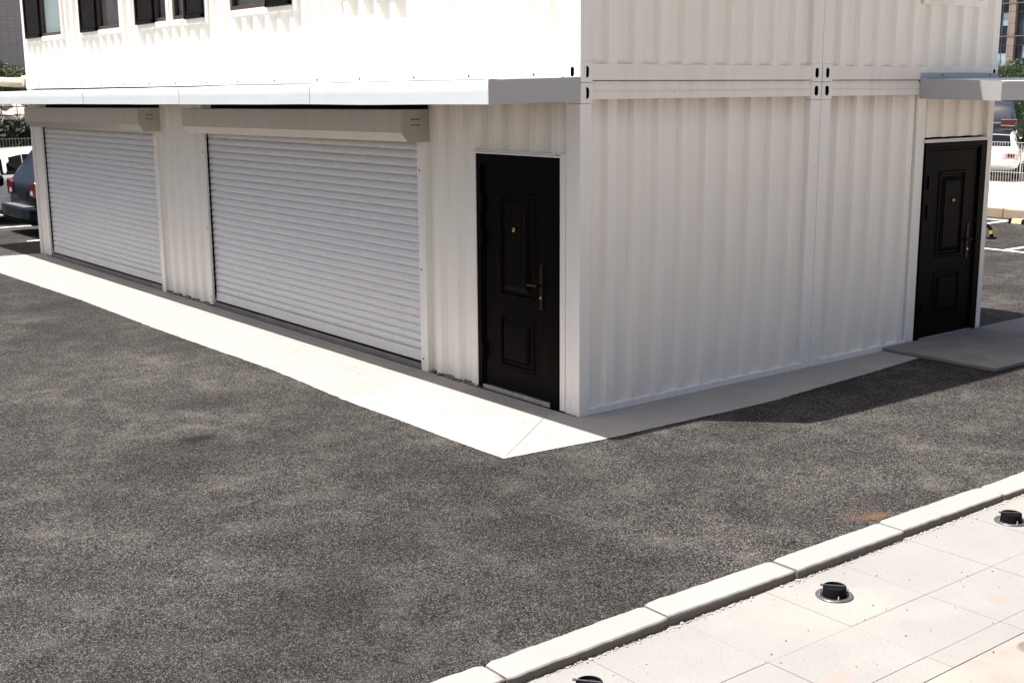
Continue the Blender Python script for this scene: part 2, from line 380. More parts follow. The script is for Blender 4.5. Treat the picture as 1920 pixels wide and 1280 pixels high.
# end wall
w = MB()
corr(w, TR, .115, 2.708, .058, 2.475, ph=.02); corr(w, TR, 2.985, 4.32, .058, 2.475, ph=.11)
corr(w, TR, 4.32, 5.56, 2.06, 2.475, dout=-.018, din=-.05, ph=.16)
corr(w, TR, .115, 2.708, 2.74, 4.96, ph=.02)
corr(w, TR, 2.985, 4.30, 2.74, 4.96, ph=.11); corr(w, TR, 4.30, 5.55, 2.74, 3.325, ph=.11)
corr(w, TR, 5.40, 5.55, 3.325, 4.62, ph=.11); corr(w, TR, 4.30, 5.55, 4.62, 4.96, ph=.11)
w.build('wall', 'paint', B, normals=False)
# far walls (never seen from here, still real)
w = MB()
corr(w, lambda u, d, z: (BW + d, u, z), .1, 13.2, .05, 4.96); corr(w, lambda u, d, z: (u, BL + d, z), .1, BW - .1, .05, 4.96)
w.build('wall', 'paint', B, normals=False)
# posts
def post(T, u0, u1, z0, z1, depth=.12, d=0.0, fold=True):
    m_ = MB(); m_.box(u0, u1, -depth, d, z0, z1, T); return m_.build('corner_post', 'trim', B, bevel=.006)
pm = MB(); pm.box(0, .115, 0, .17, 0, 2.445); pm.build('corner_post', 'trim', B, bevel=.006)
pm = MB(); pm.box(0, .115, 0, .175, 2.755, 4.95); pm.build('corner_post', 'trim', B, bevel=.006)
for (a, b) in ((2.708, 2.845), (2.85, 2.985)):
    post(TR, a, b, 0, 2.445); post(TR, a, b, 2.755, 4.95)
post(TR, 5.56, BW, 0, 2.6); post(TR, 5.55, BW, 2.755, 4.95)
m_ = MB(); m_.box(4.33, 4.47, -.10, -.004, 0.02, 2.475, TR); m_.build('corner_post', 'trim', B, bevel=.004)
for z0, z1 in ((0, 2.6), (2.61, 4.95)):
    m_ = MB(); m_.box(0, .12, 13.19, BL, z0, z1); m_.build('corner_post', 'trim', B, bevel=.006)
    m_ = MB(); m_.box(BW - .12, BW, BL - .12, BL, z0, z1); m_.build('corner_post', 'trim', B)
# beams
def beam(T, u0, u1, z0, z1, d=-.002, depth=.12, mat='beam', bevel=.004):
    m_ = MB(); m_.box(u0, u1, -depth, d, z0, z1, T); return m_.build('beam', mat, B, bevel=bevel)
for (a, b) in ((.118, 2.705), (2.988, 4.32)):
    m_ = MB(); m_.prism([(-.12, 2.475), (-.002, 2.475), (-.002, 2.535), (-.008, 2.545), (-.008, 2.611), (-.12, 2.611)], a, b, 0, lambda u, d, z: TR(u, d, z)); m_.build('beam', 'beam', B)
beam(TR, 4.325, 5.56, 2.477, 2.603, d=-.016)
beam(TR, .118, 2.705, 2.617, 2.74, d=.0); beam(TR, 2.988, 5.55, 2.617, 2.74, d=.0)
beam(TR, .115, 2.708, .0, .058, d=.002, mat='trim'); beam(TR, 2.985, 4.33, .0, .058, d=.002, mat='trim')
beam(TR, .115, 5.56, 4.96, 5.09, d=0)
beam(TL, .178, 13.19, 2.477, 2.603, d=-.004); beam(TL, .178, 13.19, 2.617, 2.74, d=-.002, mat='trim'); beam(TL, .175, 13.19, 4.96, 5.09, d=0, mat='trim')
m_ = MB(); m_.box(.02, BW - .02, .02, BL - .02, 5.04, 5.08); m_.build('roof', 'trim', B)
m_ = MB(); m_.box(.16, BW - .16, .16, BL - .16, .02, 5.0); m_.build('light_block_core', 'black', B)  # solid core added inside the walls to block light
# corner castings with real oval holes
def casting(T, u0, u1, z0, z1, hw=.017, hh=.043, dout=.004):
    m_ = MB(); cu, cz = (u0 + u1) / 2, (z0 + z1) / 2; n = 24
    ring, outer = [], []
    for k in range(n):
        t = 2 * math.pi * (k + .5) / n; c, s_ = math.cos(t), math.sin(t)
        # stadium shaped hole
        zz = (hh - hw) * (1 if s_ > 0 else -1)
        ring.append((cu + hw * c, cz + zz + hw * s_))
        sc = min((u1 - u0) / 2 / max(1e-6, abs(c)), (z1 - z0) / 2 / max(1e-6, abs(s_)))
        outer.append((cu + c * sc, cz + s_ * sc))
    for k in range(n):
        j = (k + 1) % n; a, b_, c, d = outer[k], outer[j], ring[j], ring[k]
        m_.quad(T(a[0], dout, a[1]), T(b_[0], dout, b_[1]), T(c[0], dout, c[1]), T(d[0], dout, d[1]))
    for (a, b_) in (((u0, z0), (u1, z0)), ((u1, z0), (u1, z1)), ((u1, z1), (u0, z1)), ((u0, z1), (u0, z0))):
        m_.quad(T(a[0], dout, a[1]), T(b_[0], dout, b_[1]), T(b_[0], -.06, b_[1]), T(a[0], -.06, a[1]))
    for (cu_, cz_) in ((u0, z0), (u1, z0), (u1, z1), (u0, z1)):   # corner wedges left by the ray mapping
        near = sorted(outer, key=lambda p: (p[0] - cu_) ** 2 + (p[1] - cz_) ** 2)[:2]
        m_.poly([T(cu_, dout, cz_), T(near[0][0], dout, near[0][1]), T(near[1][0], dout, near[1][1])])
    o = m_.build('corner_casting', 'trim', B)
    h = MB()
    for k in range(n):
        c, d = ring[(k + 1) % n], ring[k]; h.quad(T(d[0], dout - .002, d[1]), T(c[0], dout - .002, c[1]), T(c[0], -.03, c[1]), T(d[0], -.03, d[1]))  # hole walls coloured dark: shade painted in over what is white paint
    h.prism([(cu + (p[0] - cu) * 1.05, cz + (p[1] - cz) * 1.03) for p in ring], -.028, -.034, 1, lambda a, d, z: T(a, d, z)); h.build('hole', 'hole', o)
for (T, a, b_) in ((TR, .0, .118), (TR, 2.704, 2.842), (TR, 2.853, 2.990), (TR, 5.545, BW)):
    casting(T, a, b_, 2.447, 2.598, hw=.026, hh=.044); casting(T, a, b_, 2.602, 2.755, hw=.023, hh=.044)
casting(TL, .002, .176, 2.447, 2.598, hw=.022, hh=.04); casting(TL, .002, .176, 2.607, 2.755, hw=.022, hh=.038)
casting(TL, 13.13, BL, 2.607, 2.755, hw=.022, hh=.04)

# windows
def window(T, a, b, zb, la, lb, glass, zt=4.45, ledge=.06):
    w_ = MB(); s = .07; zl = zb - .065
    w_.box(a - s, a, -.05, .0, zl, zt + s, T); w_.box(b, b + s, -.05, .0, zl, zt + s, T)
    w_.box(a, b, -.05, .0, zt, zt + s, T); w_.box(a, b, -.05, .0, zl, zb, T)
    w_.box(a - s, b + s, -.05, .004, zt + s, 4.625, T)
    o = w_.build('window', 'trim', B, bevel=.003)
    f = MB(); t = .045
    f.box(a + .002, b - .002, -.055, -.012, zb, zb + t, T); f.box(a + .002, b - .002, -.055, -.012, zt - t, zt, T)
    f.box(a + .002, a + t, -.055, -.012, zb + t, zt - t, T); f.box(b - t, b - .002, -.055, -.012, zb + t, zt - t, T)
    mid = (lb if la == a else la)
    f.box(mid - .03, mid + .03, -.05, -.008, zb + t, zt - t, T)
    f.build('frame', 'brown', o, bevel=.002)
    g = MB(); g.box(a + t, b - t, -.075, -.06, zb + t, zt - t, T); g.build('pane', glass, o)
    if la is not None:
        k = MB(); e = .055; z0 = zb - .012
        k.box(la + .004, la + e, -.004, .028, z0 + .01, zt + .02, T); k.box(lb - e, lb - .004, -.004, .028, z0 + .01, zt + .02, T)
        k.box(la + .004, lb - .004, -.004, .028, z0, z0 + .045, T); k.box(la + e, lb - e, -.004, .022, z0 + .055, z0 + .085, T); k.box(la + .004, lb - .004, -.004, .028, zt - .02, zt + .021, T)
        sh = k.build('shutter', 'blackmetal', o, bevel=.004)
        k = MB(); k.box(la + e, lb - e, -.002, .010, z0 + .085, zt - .02, T); k.build('screen', 'louver', sh)
    return o
for (a, b, zb, la, lb, g) in WIN: window(TL, a, b, zb, la, lb, g)
window(TR, 4.40, 5.33, 3.39, 4.40, 4.80, 'glassdark')

# doors (T frame with u running left to right as seen)
def door(u0, T0, ztop=2.03):
    T = lambda u, d, z: T0(u, d, z)
    W = 1.09
    leaf = MB()
    # frame opening .125 left, .135 right of the leaf
    l0, l1, zb, zt = .095, .955, .055, 1.925
    def panel_strip(mb, a, b, z0, z1, steps):
        # nested rectangular mouldings: list of (inset, depth)
        prev = (0, steps[0][1]);
        for (i0, d0), (i1, d1) in zip(steps, steps[1:]):
            A = [(a + i0, z0 + i0), (b - i0, z0 + i0), (b - i0, z1 - i0), (a + i0, z1 - i0)]
            C = [(a + i1, z0 + i1), (b - i1, z0 + i1), (b - i1, z1 - i1), (a + i1, z1 - i1)]
            for k in range(4):
                j = (k + 1) % 4
                mb.quad(T(A[k][0], d0, A[k][1]), T(A[j][0], d0, A[j][1]), T(C[j][0], d1, C[j][1]), T(C[k][0], d1, C[k][1]))
        i, d = steps[-1]; mb.quad(T(a + i, d, z0 + i), T(b - i, d, z0 + i), T(b - i, d, z1 - i), T(a + i, d, z1 - i))
    D = -.012
    pa, pb = .29, .765
    zs = [zb, .24, .71, .845, 1.725, zt]
    leaf.quad(T(l0, D, zb), T(pa, D, zb), T(pa, D, zt), T(l0, D, zt)); leaf.quad(T(pb, D, zb), T(l1, D, zb), T(l1, D, zt), T(pb, D, zt))
    for z0, z1 in ((zb, .24), (.71, .845), (1.725, zt)): leaf.quad(T(pa, D, z0), T(pb, D, z0), T(pb, D, z1), T(pa, D, z1))
    st = [(0, D), (.012, D + .012), (.030, D + .012), (.040, D - .006), (.060, D - .006), (.085, D + .016), (.10, D + .018)]
    panel_strip(leaf, pa, pb, .24, .71, st)
    st2 = [(0, D), (.012, D + .012), (.030, D + .012), (.040, D - .006), (.060, D - .006), (.105, D + .020), (.12, D + .018)]
    panel_strip(leaf, pa, pb, .845, 1.725, st2)
    leaf.box(l0, l1, D - .05, D - .045, zb, zt, T)
    o = leaf.build('door', 'door', B)
    o['label'] = 'dark panelled security door'
    f = MB(); f.box(0.004, l0 - .028, -.06, .012, .02, ztop, T); f.box(l1 + .028, W, -.06, .012, .02, ztop, T); f.box(l0 - .028, l1 + .028, -.06, .012, zt + .03, ztop, T)
    f.box(l0 - .028, l0 - .004, -.06, -.002, .05, zt + .03, T); f.box(l1 + .004, l1 + .028, -.06, -.002, .05, zt + .03, T); f.box(l0 - .004, l1 + .004, -.06, -.002, zt + .004, zt + .03, T)
    f.build('frame', 'doorframe', o, bevel=.005)
    t = MB(); t.box(l0 - .02, l1 + .03, -.06, .016, .012, .050, T); t.build('threshold', 'steel', o, bevel=.003)
    t = MB(); t.box(-.03, W + .03, -.03, .030, ztop + .002, ztop + .016, T); t.box(-.01, W - .03, -.03, .018, ztop + .018, ztop + .032, T); t.build('lintel', 'trim', o, bevel=.002)
    t = MB(); t.box(.835, .875, D, D + .010, .80, 1.17, T); t.build('handle_plate', 'bronze', o, bevel=.004)
    t = MB(); t.path([T(.855, D, 1.0), T(.855, .045, 1.0)], .010); t.path([T(.862, .045, 1.0), T(.81, .048, 1.004), T(.735, .044, .998)], .010); t.build('handle', 'bronze', o)
    t = MB(); t.tube(T(.855, D, .90), T(.855, D + .018, .90), .012, n=12); t.build('lock', 'steel', o)
    t = MB()
    for k in range(16):
        a0 = 2 * math.pi * k / 16; a1 = 2 * math.pi * (k + 1) / 16
        t.tube(T(.527 + .014 * math.cos(a0), .016, 1.425 + .014 * math.sin(a0)), T(.527 + .014 * math.cos(a1), .016, 1.425 + .014 * math.sin(a1)), .006, n=6)
    t.tube(T(.527, .0, 1.425), T(.527, .010, 1.425), .004, n=10)
    t.build('peephole', 'brass', o)
    for zc in (.34, 1.33, 1.62):
        t = MB(); t.tube(T(.080, .020, zc - .07), T(.080, .020, zc + .07), .010, n=10); t.box(.066, .094, -.003, .018, zc - .07, zc + .07, T); t.build('hinge', 'blackmetal', o)
    return o
door(0, lambda u, d, z: TL(1.33 - u, d, z)); door(0, lambda u, d, z: TR(4.475 + u, d, z), 2.01)
# door surround strip on the long wall beside the post
m_ = MB(); m_.box(.172, .236, -.05, .004, 0.012, 2.06, TL); m_.build('door_trim', 'trim', B, bevel=.003)
m_ = MB(); m_.box(5.566, 5.60, -.05, .006, 0.012, 2.03, TR); m_.build('door_trim', 'trim', B, bevel=.003)

# roller shutters
def roller(y0, y1, zbot, zh0, zh1, hy0, hy1, slope):
    c0, c1 = y0 + .105, y1 - .095
    P = .0768; cur = MB(); z = zbot + .11; rows = []
    prof = [(0, 0), (.006, .004), (.014, .012), (.032, .018), (.052, .016), (.066, .009), (.0735, .001)]
    zz = z
    while zz < 2.2:
        for k, (pz, pd) in enumerate(prof): rows.append((zz + pz, -.050 + pd))
        rows.append((zz + .0745, -.056)); rows.append((zz + .0762, -.056)); zz += P
    nseg = 14
    G = []
    for (pz, pd) in rows:
        G.append([TL(c0 + (c1 - c0) * i / nseg, pd + .007 * noise.noise(Vector((i * .9, pz * 1.1, y0))), pz) for i in range(nseg + 1)])
    cur.grid(G)
    o = cur.build('roller_shutter', 'slat', B, normals=False, smooth=True)
    es = o.modifiers.new('edges', 'EDGE_SPLIT'); es.split_angle = R(50)
    t = MB(); t.box(c0, c1, -.055, -.030, zbot + .008, zbot + .108, TL); t.box(c0, c1, -.03, -.022, zbot + .010, zbot + .03, TL); t.build('bottom_bar', 'slat', o, bevel=.004)
    t = MB(); t.box(c0 - .02, c1 + .02, -.045, -.025, zbot - .016, zbot + .006, TL); t.build('rubber_seal', 'rubber', o)
    t = MB(); t.box(c0 - .09, c1 + .08, -.10, -.004, -.01, zbot - .012, TL); t.build('sill', 'slab', o, bevel=.006)
    # guide rails
    for (a, b, s) in ((y0, c0 + .008, 1), (c1 - .008, y1, -1)):
        t = MB(); t.box(a, b, -.06, .022 if s > 0 else .020, .004 + (0 if s > 0 else .02), 2.25, TL); r = t.build('guide_rail', 'trim', o, bevel=.004)
        for q in (.12, .95, 1.85): u = (a + b) / 2 + .02 * s; t = MB(); t.tube(TL(u, .018, q), TL(u, .026, q), .008, n=8); t.build('screw', 'screw', r)
    # slat ends against the far rail: dark scalloped notches
    t = MB(); zz = zbot + .05; t.box(c1 - .013, c1 - .0075, -.032, -.014, zbot + .02, 2.15, TL)
    while zz < 2.1:
        t.box(c1 - .022, c1 - .0075, -.03, -.012, zz + .018, zz + .068, TL); zz += P
    t.build('slat_clips', 'blackmetal', o)
    # housing
    def HS(mb, a, b, e=0.0):
        pr = [(-.05, zh1), (.25 + e, zh1), (.25 + e, zh0 + .075), (.185 + e, zh0 - .005 - e), (-.05, zh0 - .005 - e)]
        A = [TL(a, d, z - slope * (a - hy0)) for d, z in pr]; C = [TL(b, d, z - slope * (b - hy0)) for d, z in pr]
        n = len(pr); i = len(mb.v); mb.v += A + C; mb.f.append(tuple(i + k for k in range(n))); mb.f.append(tuple(i + n + k for k in reversed(range(n))))
        for k in range(n): mb.f.append((i + k, i + (k + 1) % n, i + n + (k + 1) % n, i + n + k))
    t = MB(); HS(t, hy0 + .016, hy1 - .004); h = t.build('housing', 'housing', o, bevel=.004)
    t = MB(); HS(t, hy0 - .001, hy0 + .006, .004); e = t.build('end_cap', 'housing', h, bevel=.002)
    for q in (-.045, -.095):
        for d0 in (.060, .110):
            zc = zh1 - .045 + q; t = MB(); t.box(hy0 - .0035, hy0 - .0005, d0, d0 + .042, zc, zc + .008, lambda a, d, z: (-d, a, z)); t.build('vent_slot', 'hole', e)
    t = MB(); t.box(hy0 + .002, hy1 - .3, -.03, .012, zh1 - .04, 2.474, TL); t.build('gap_strip', 'black', o)
roller(S2a, S2b, .065, 2.11, 2.387, 2.085, 6.80, .0055)
roller(S1a, S1b, .068, 2.075, 2.357, 8.12, 12.72, .0055)

# awnings
def awning(T, u0, u1, proj, zw, zo, zb, slope, name, dips, wall_flash=(0, 0), endside=-1, joints=()):
    nseg = 60
    def wv(u, k=0): return .011 * noise.noise(Vector((u * .9, k * 3.1, 2.2))) - slope * (u - u0)
    top = MB(); rows = []
    cross = [(.0, zw), (proj * .33, zw + (zo - zw) * .33), (proj * .66, zw + (zo - zw) * .66), (proj - .008, zo + .004), (proj, zo - .010)]
    for i in range(nseg + 1):
        u = u0 + (u1 - u0) * i / nseg
        rows.append([T(u, d, z + wv(u, k * .3)) for k, (d, z) in enumerate(cross)])
    top.grid(rows)
    under = [[T(u0 + (u1 - u0) * i / nseg, d, z - .03 + wv(u0 + (u1 - u0) * i / nseg)) for d, z in ((0.0, zw), (proj - .006, zo))] for i in range(nseg + 1)]
    top.grid(under)
    o = top.build('awning', 'fascia', B, normals=False, smooth=True)
    f = MB(); rows = []
    for i in range(nseg + 1):
        u = u0 + (u1 - u0) * i / nseg; q = wv(u, .6); q2 = .4 * wv(u, 2.0) - .6 * slope * (u - u0)
        b = .004 * noise.noise(Vector((u * 1.4, 5, 1)))
        rows.append([T(u, proj - .006, zo + .006 + q), T(u, proj, zo - .008 + q), T(u, proj + b, (zo + zb) / 2 + (q + q2) / 2), T(u, proj + b * .5, zb + q2), T(u, proj - .02, zb + q2 - .001), T(u, proj - .02, zb + .012 + q2)])
    f.grid(rows); f.build('fascia', 'fascia' if T is TL else 'end_shade_sheet', o, normals=False, smooth=True).modifiers.new('e', 'EDGE_SPLIT').split_angle = R(35)  # right fascia gets the darker sheet, painting its shade into the colour
    for j in joints:
        t = MB(); q = wv(j, .6); t.box(j - .002, j + .002, proj - .004, proj + .003, zb - slope * (j - u0) + .006, zo + q - .012, T); t.build('sheet_joint', 'fascia', o)
    for u, s in ((u0, 1), (u1, -1)):
        t = MB(); q = wv(u, .6)
        pts = [(.002, zw + .006 + q), (proj + .001, zo + .004 + q), (proj + .001, zb + q), (.002, zb + .018 + q)]
        t.prism(pts, u - .004 * s, u + .004 * s, 1, lambda d, uu, z: T(uu, d, z)); t.build('end_panel', 'end_shade_sheet', o)
    # brackets under the sheet
    nb = max(2, int((u1 - u0) / 1.6))
    for i in range(nb + 1):
        u = u0 + .15 + (u1 - u0 - .3) * i / nb
        t = MB(); t.box(u - .015, u + .015, 0.01, proj - .02, zw - .075 + wv(u), zw - .045 + wv(u), T); t.build('bracket', 'housing', o)
    # flashing on the wall with screws
    fa, fb = wall_flash
    fl = MB(); rows = []
    for i in range(nseg + 1):
        u = fa + (fb - fa) * i / nseg; q = .4 * wv(u, .2)
        rows.append([T(u, .004, zw + .05 + q), T(u, .006, zw + .012 + q), T(u, .03, zw + .002 + q)])
    fl.grid(rows); f2 = fl.build('flashing', 'flash', o, normals=False, smooth=True)
    u = fa + .35
    while u < fb: t = MB(); t.tube(T(u, .004, zw + .030 - .4 * slope * (u - u0)), T(u, .012, zw + .030 - .4 * slope * (u - u0)), .008, n=8); t.build('screw', 'screw', f2); u += random.uniform(.8, 1.0)
    return o
M['flash'] = paint('flashing_sheet', (.36, .41, .43), dirt=(.3, .3, .3), amount=.2, rough=.45, dents=.6)
M['end_shade_sheet'] = paint('grey_end_shade_sheet', (.40, .395, .40), dirt=(.35, .33, .3), amount=.12, rough=.5, dents=.3)  # grey for end panels, doubles as painted shade on the right fascia
awning(TL, 0.002, 15.6, .865, 2.637, 2.615, 2.448, .0043, 'awning', [], (.20, 13.15), joints=(2.6, 5.4, 8.3, 11.2))
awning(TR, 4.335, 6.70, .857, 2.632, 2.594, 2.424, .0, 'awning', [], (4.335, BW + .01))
# warped gap strip where the small awning sheet lifts off the wall
# ragged mortar at the foot of the long wall
mo = MB()
def rag(u0, u1, T, z1=.03, dd=.02):
    u = u0
    while u < u1:
        s = random.uniform(.012, .03); mo.ball(T(u, random.uniform(-.02, dd), random.uniform(.0, z1 * .5)), s, 1, .4, (1, 1, .7)); u += random.uniform(.012, .035)
for a_, b_ in ((1.34, S2a), (S2b, S1a)):
    mo = MB(); rag(a_, b_, TL); mo.box(a_, b_, -.05, -.03, 0, .02, TL); mo.build('mortar_footing', 'mortar', B)

# ------------------------------------------------------------------ ground
def poly_obj(name, pts, z, mat, **kw):
    m_ = MB(); m_.poly([(x, y, z) for x, y in pts]); o = m_.build(name, mat, normals=False, **kw); return o
def edge_noise(p0, p1, step, amp, seed):
    p0 = Vector(p0); p1 = Vector(p1); d = p1 - p0; n = max(2, int(d.length / step)); nn = Vector((-d.y, d.x)).normalized(); o = []
    for i in range(n):
        q = p0 + d * i / n; t = noise.noise(Vector((i * step * 9, seed, 0))) * .55 + noise.noise(Vector((i * step * 1.1, seed, 5))) * 1.0 + random.uniform(-.3, .3)
        if i == 0: t = 0
        o.append(tuple(q + nn * t * amp))
    return o
tag(poly_obj('ground', [(-400, -400), (400, -400), (400, 400), (-400, 400)], -.12, 'bigground'), kind='structure')
tag(poly_obj('asphalt_lot', [(-60, -2.975), (16.5, -2.975), (16.5, 60), (-60, 60)], 0.0, 'asphalt'), kind='structure')
# apron
pts = [(-.02, 13.25), (-.64, 13.32), (-1.25, 13.55)]
pts += edge_noise((-1.19, 11.4), (-1.10, 8.3), .03, .022, 1) + edge_noise((-1.10, 8.3), (-1.13, 5.66), .03, .016, 1) + edge_noise((-1.13, 5.66), (-1.09, 3.2), .03, .016, 1.3) + edge_noise((-1.09, 3.2), (-1.16, 1.4), .03, .018, 2)
pts += edge_noise((-1.16, 1.4), (-1.15, -.50), .02, .009, 3) + edge_noise((-1.15, -.51), (-.29, -.595), .02, .007, 4) + edge_noise((-.29, -.595), (1.6, -.63), .02, .012, 5)
pts += edge_noise((1.6, -.63), (3.95, -.43), .03, .014, 6) + [(3.95, -.43), (3.95, .02), (-.02, .02)]
tag(poly_obj('concrete_apron', pts, .005, 'apron'), kind='structure')
# crack in the apron and thin joints
ck = MB(); p0 = Vector((-.06, .285)); p1 = Vector((-1.10, -.475)); nn = 26; prev = None
for i in range(nn + 1):
    q = p0.lerp(p1, i / nn) + Vector((random.uniform(-.006, .006), random.uniform(-.006, .006))); wd = .0035 * (1 - .4 * i / nn)
    if prev: ck.quad((prev[0].x, prev[0].y - prev[1], .008), (q.x, q.y - wd, .008), (q.x, q.y + wd, .008), (prev[0].x, prev[0].y + prev[1], .008))
    prev = (q, wd)
tag(ck.build('apron_crack', 'joint', normals=False), kind='structure')
# raised step slab at the second door
m_ = MB(); m_.box(3.95, 6.6, -1.225, -.012, .002, .042); tag(m_.build('door_step', 'slab', bevel=.008), 'low raised concrete slab in front of the right hand dark door', 'step')
# kerb stones
K = MB(); x = -9.0; edges = [-8.04, -7.06, -6.08, -5.1, -4.12, -3.17, -2.17, -1.20, -.235, .84, 1.9, 2.9, 3.9, 4.9, 5.9, 6.9, 7.9, 8.9, 9.9, 10.9, 11.9, 12.9, 13.9, 14.9, 15.9]
for a, b in zip(edges, edges[1:]):
    n = 26; o1 = random.uniform(-.008, .008); o2 = random.uniform(-.004, .006); o3 = random.uniform(-.012, .012); rows = []
    for i in range(n + 1):
        u = a + .005 + (b - a - .010) * i / n; e = .010 if i in (0, n) else 0
        f = .007 * noise.noise(Vector((u * 14, 1, 0))) + .005 * noise.noise(Vector((u * 50, 1, 0))); g = .006 * noise.noise(Vector((u * 12, 9, 0))) + .004 * noise.noise(Vector((u * 45, 3, 0)))
        z = .014 + o2 + o3 * (i / n - .5) + .003 * noise.noise(Vector((u * 6, 4, 0)))
        rows.append([(u, -2.972 + o1 + g - e, -.08), (u, -2.972 + o1 + g - e, z - .005 - e * .4), (u, -2.978 + o1 + g - e, z - e * .4), (u, -3.153 + o1 + f + e, z - e * .4), (u, -3.159 + o1 + f + e, z - .007 - e * .4), (u, -3.160 + o1 + f * .5 + e, -.08)])
    K.grid(rows); K.poly(rows[0]); K.poly(rows[-1][::-1])
K.box(-9, 16, -3.14, -2.99, -.08, -.006)
tag(K.build('kerb', 'kerb', normals=True), kind='structure')
# pavement: slabs with real joints
PZ = -.036
PV = MB(); xs = [-1.465 + .618 * k for k in range(-14, 30)]; ys = [-3.145, -3.713, -4.135, -4.275]
jr = random.Random(3)
for i in range(len(xs) - 1):
    for j in range(len(ys) - 1):
        g = .0014; dz = jr.uniform(-.0008, .0008)
        PV.box(xs[i] + g, xs[i + 1] - g, ys[j + 1] + g, ys[j] - g, PZ - .03, PZ + dz)
PV.build('pavement', 'paving'); pv = bpy.data.objects['pavement']; tag(pv, kind='structure')
m_ = MB(); m_.box(-11, 18, -4.29, -3.15, PZ - .03, PZ - .004); tag(m_.build('pavement_joints', 'joint'), kind='structure')
m_ = MB(); m_.box(-30, 30, -12, -4.279, PZ - .05, PZ - .003); tag(m_.build('rough_path', 'roughpave'), kind='structure')
# crumbs
cr = MB()
for i in range(2600):
    x = random.uniform(-4, 4); k = max(0, noise.noise(Vector((x * 1.7, 2, 0))) + .35)
    if random.random() > k * 1.3: continue
    y = -3.168 - abs(random.gauss(0, .014)); s = random.uniform(.0018, .006) * random.choice([1, 1, 1.5])
    cr.ball((x, y, PZ + s * .4), s, 0 if s < .004 else 1, .45, (1.3, 1, .7))
tag(cr.build('gravel', 'gravel'), 'pale mortar crumbs lying along the pavement side of the kerb', 'gravel', kind='stuff')
cr = MB()
for i in range(90):
    s = random.uniform(.002, .0055); cr.ball((random.uniform(-3.2, 3), random.uniform(-4.4, -3.2), PZ + s * .4), s, 1, .4, (1, 1, .6))
for i in range(70):
    s = random.uniform(.002, .005); cr.ball((random.uniform(-1.1, -.05), random.uniform(-.5, 10), .006 + s * .4), s, 1, .4, (1, 1, .6))
tag(cr.build('grit', 'grit'), 'dark specks of grit scattered on the pale paving', 'grit', kind='stuff')
# cover and orange tile at the lower right corner
m_ = MB(); m_.tube((-1.00, -4.385, PZ - .02), (-1.00, -4.385, PZ + .004), .058, n=28); o = m_.build('round_cover', 'kerb', bevel=.002); tag(o, 'small round white cap set into the rough path at the lower right', 'cover')
m_ = MB(); m_.tube((-1.00, -4.385, PZ - .02), (-1.00, -4.385, PZ + .0015), .066, n=28); m_.build('rim', 'joint', o)
m_ = MB(); m_.box(-1.26, -.96, -4.86, -4.50, PZ - .02, PZ + .006); tag(m_.build('orange_tile', 'orange', bevel=.004), 'orange tile at the bottom right corner of the rough path', 'tile')

# ground fittings
def fitting():
    r = empty('ground_socket', (0, 0, PZ))
    t = MB(); n = 40; ring = lambda rad, z: [(rad * math.cos(2 * math.pi * k / n), rad * math.sin(2 * math.pi * k / n), z) for k in range(n)]
    t.grid([ring(.094, 0), ring(.098, .003), ring(.096, .007), ring(.091, .009), ring(.072, .008), ring(.066, .002)], close=True); t.build('flange', 'darksteel', r, smooth=True)
    t = MB(); t.grid([ring(.065, .001), ring(.061, .004), ring(.060, .051), ring(.058, .055), ring(.054, .053), ring(.053, .040), ring(.0, .040)], close=True); t.build('socket_tube', 'rubber', r, smooth=True).modifiers.new('e', 'EDGE_SPLIT').split_angle = R(40)
    t = MB(); a = R(-47); d = Vector((math.cos(a), math.sin(a), 0)); p = Vector((-d.y, d.x, 0))
    half = [(math.cos(t_) * .053, math.sin(t_) * .053) for t_ in [math.pi + math.pi * k / 16 for k in range(17)]]
    pts = [tuple(d * x + p * y + Vector((0, 0, .051))) for x, y in half]; t.poly(pts); t.poly([(x, y, z - .006) for x, y, z in pts][::-1])
    t.build('half_lid', 'blackmetal', r)
    t = MB(); t.tube(tuple(d * -.066 + Vector((0, 0, .058))), tuple(d * .053 + Vector((0, 0, .056))), .0035, n=8); t.tube(tuple(d * -.074 + Vector((0, 0, .058))), tuple(d * -.060 + Vector((0, 0, .058))), .006, n=8); t.build('hinge_pin', 'darksteel', r)
    for ang in (R(-128), R(-22), R(148)):
        c, s_ = math.cos(ang), math.sin(ang); t = MB(); t.tube((.079 * c, .079 * s_, .008), (.079 * c, .079 * s_, .015), .008, n=6); t.tube((.079 * c, .079 * s_, .015), (.079 * c, .079 * s_, .030), .0035, n=8); t.build('bolt', 'chrome', r)
    return r
proto = fitting()
for i, (x, y, rz, lab) in enumerate([(-1.225, -3.425, 0, 'black round socket with bolted flange in the middle of the pavement, beside the kerb joint'),
                                (.52, -3.39, R(4), 'black round socket with bolted flange farthest along the pavement, at the right edge'),
                                (-2.92, -3.42, R(-3), 'black round socket cut off by the bottom edge of the photo, nearest on the pavement')]):
    o = proto if i == 0 else copy_tree(proto)
    o.location = (x, y, PZ); o.rotation_euler.z = rz
    tag(o, lab, 'ground fitting', 'black sockets set in a row in the pavement')

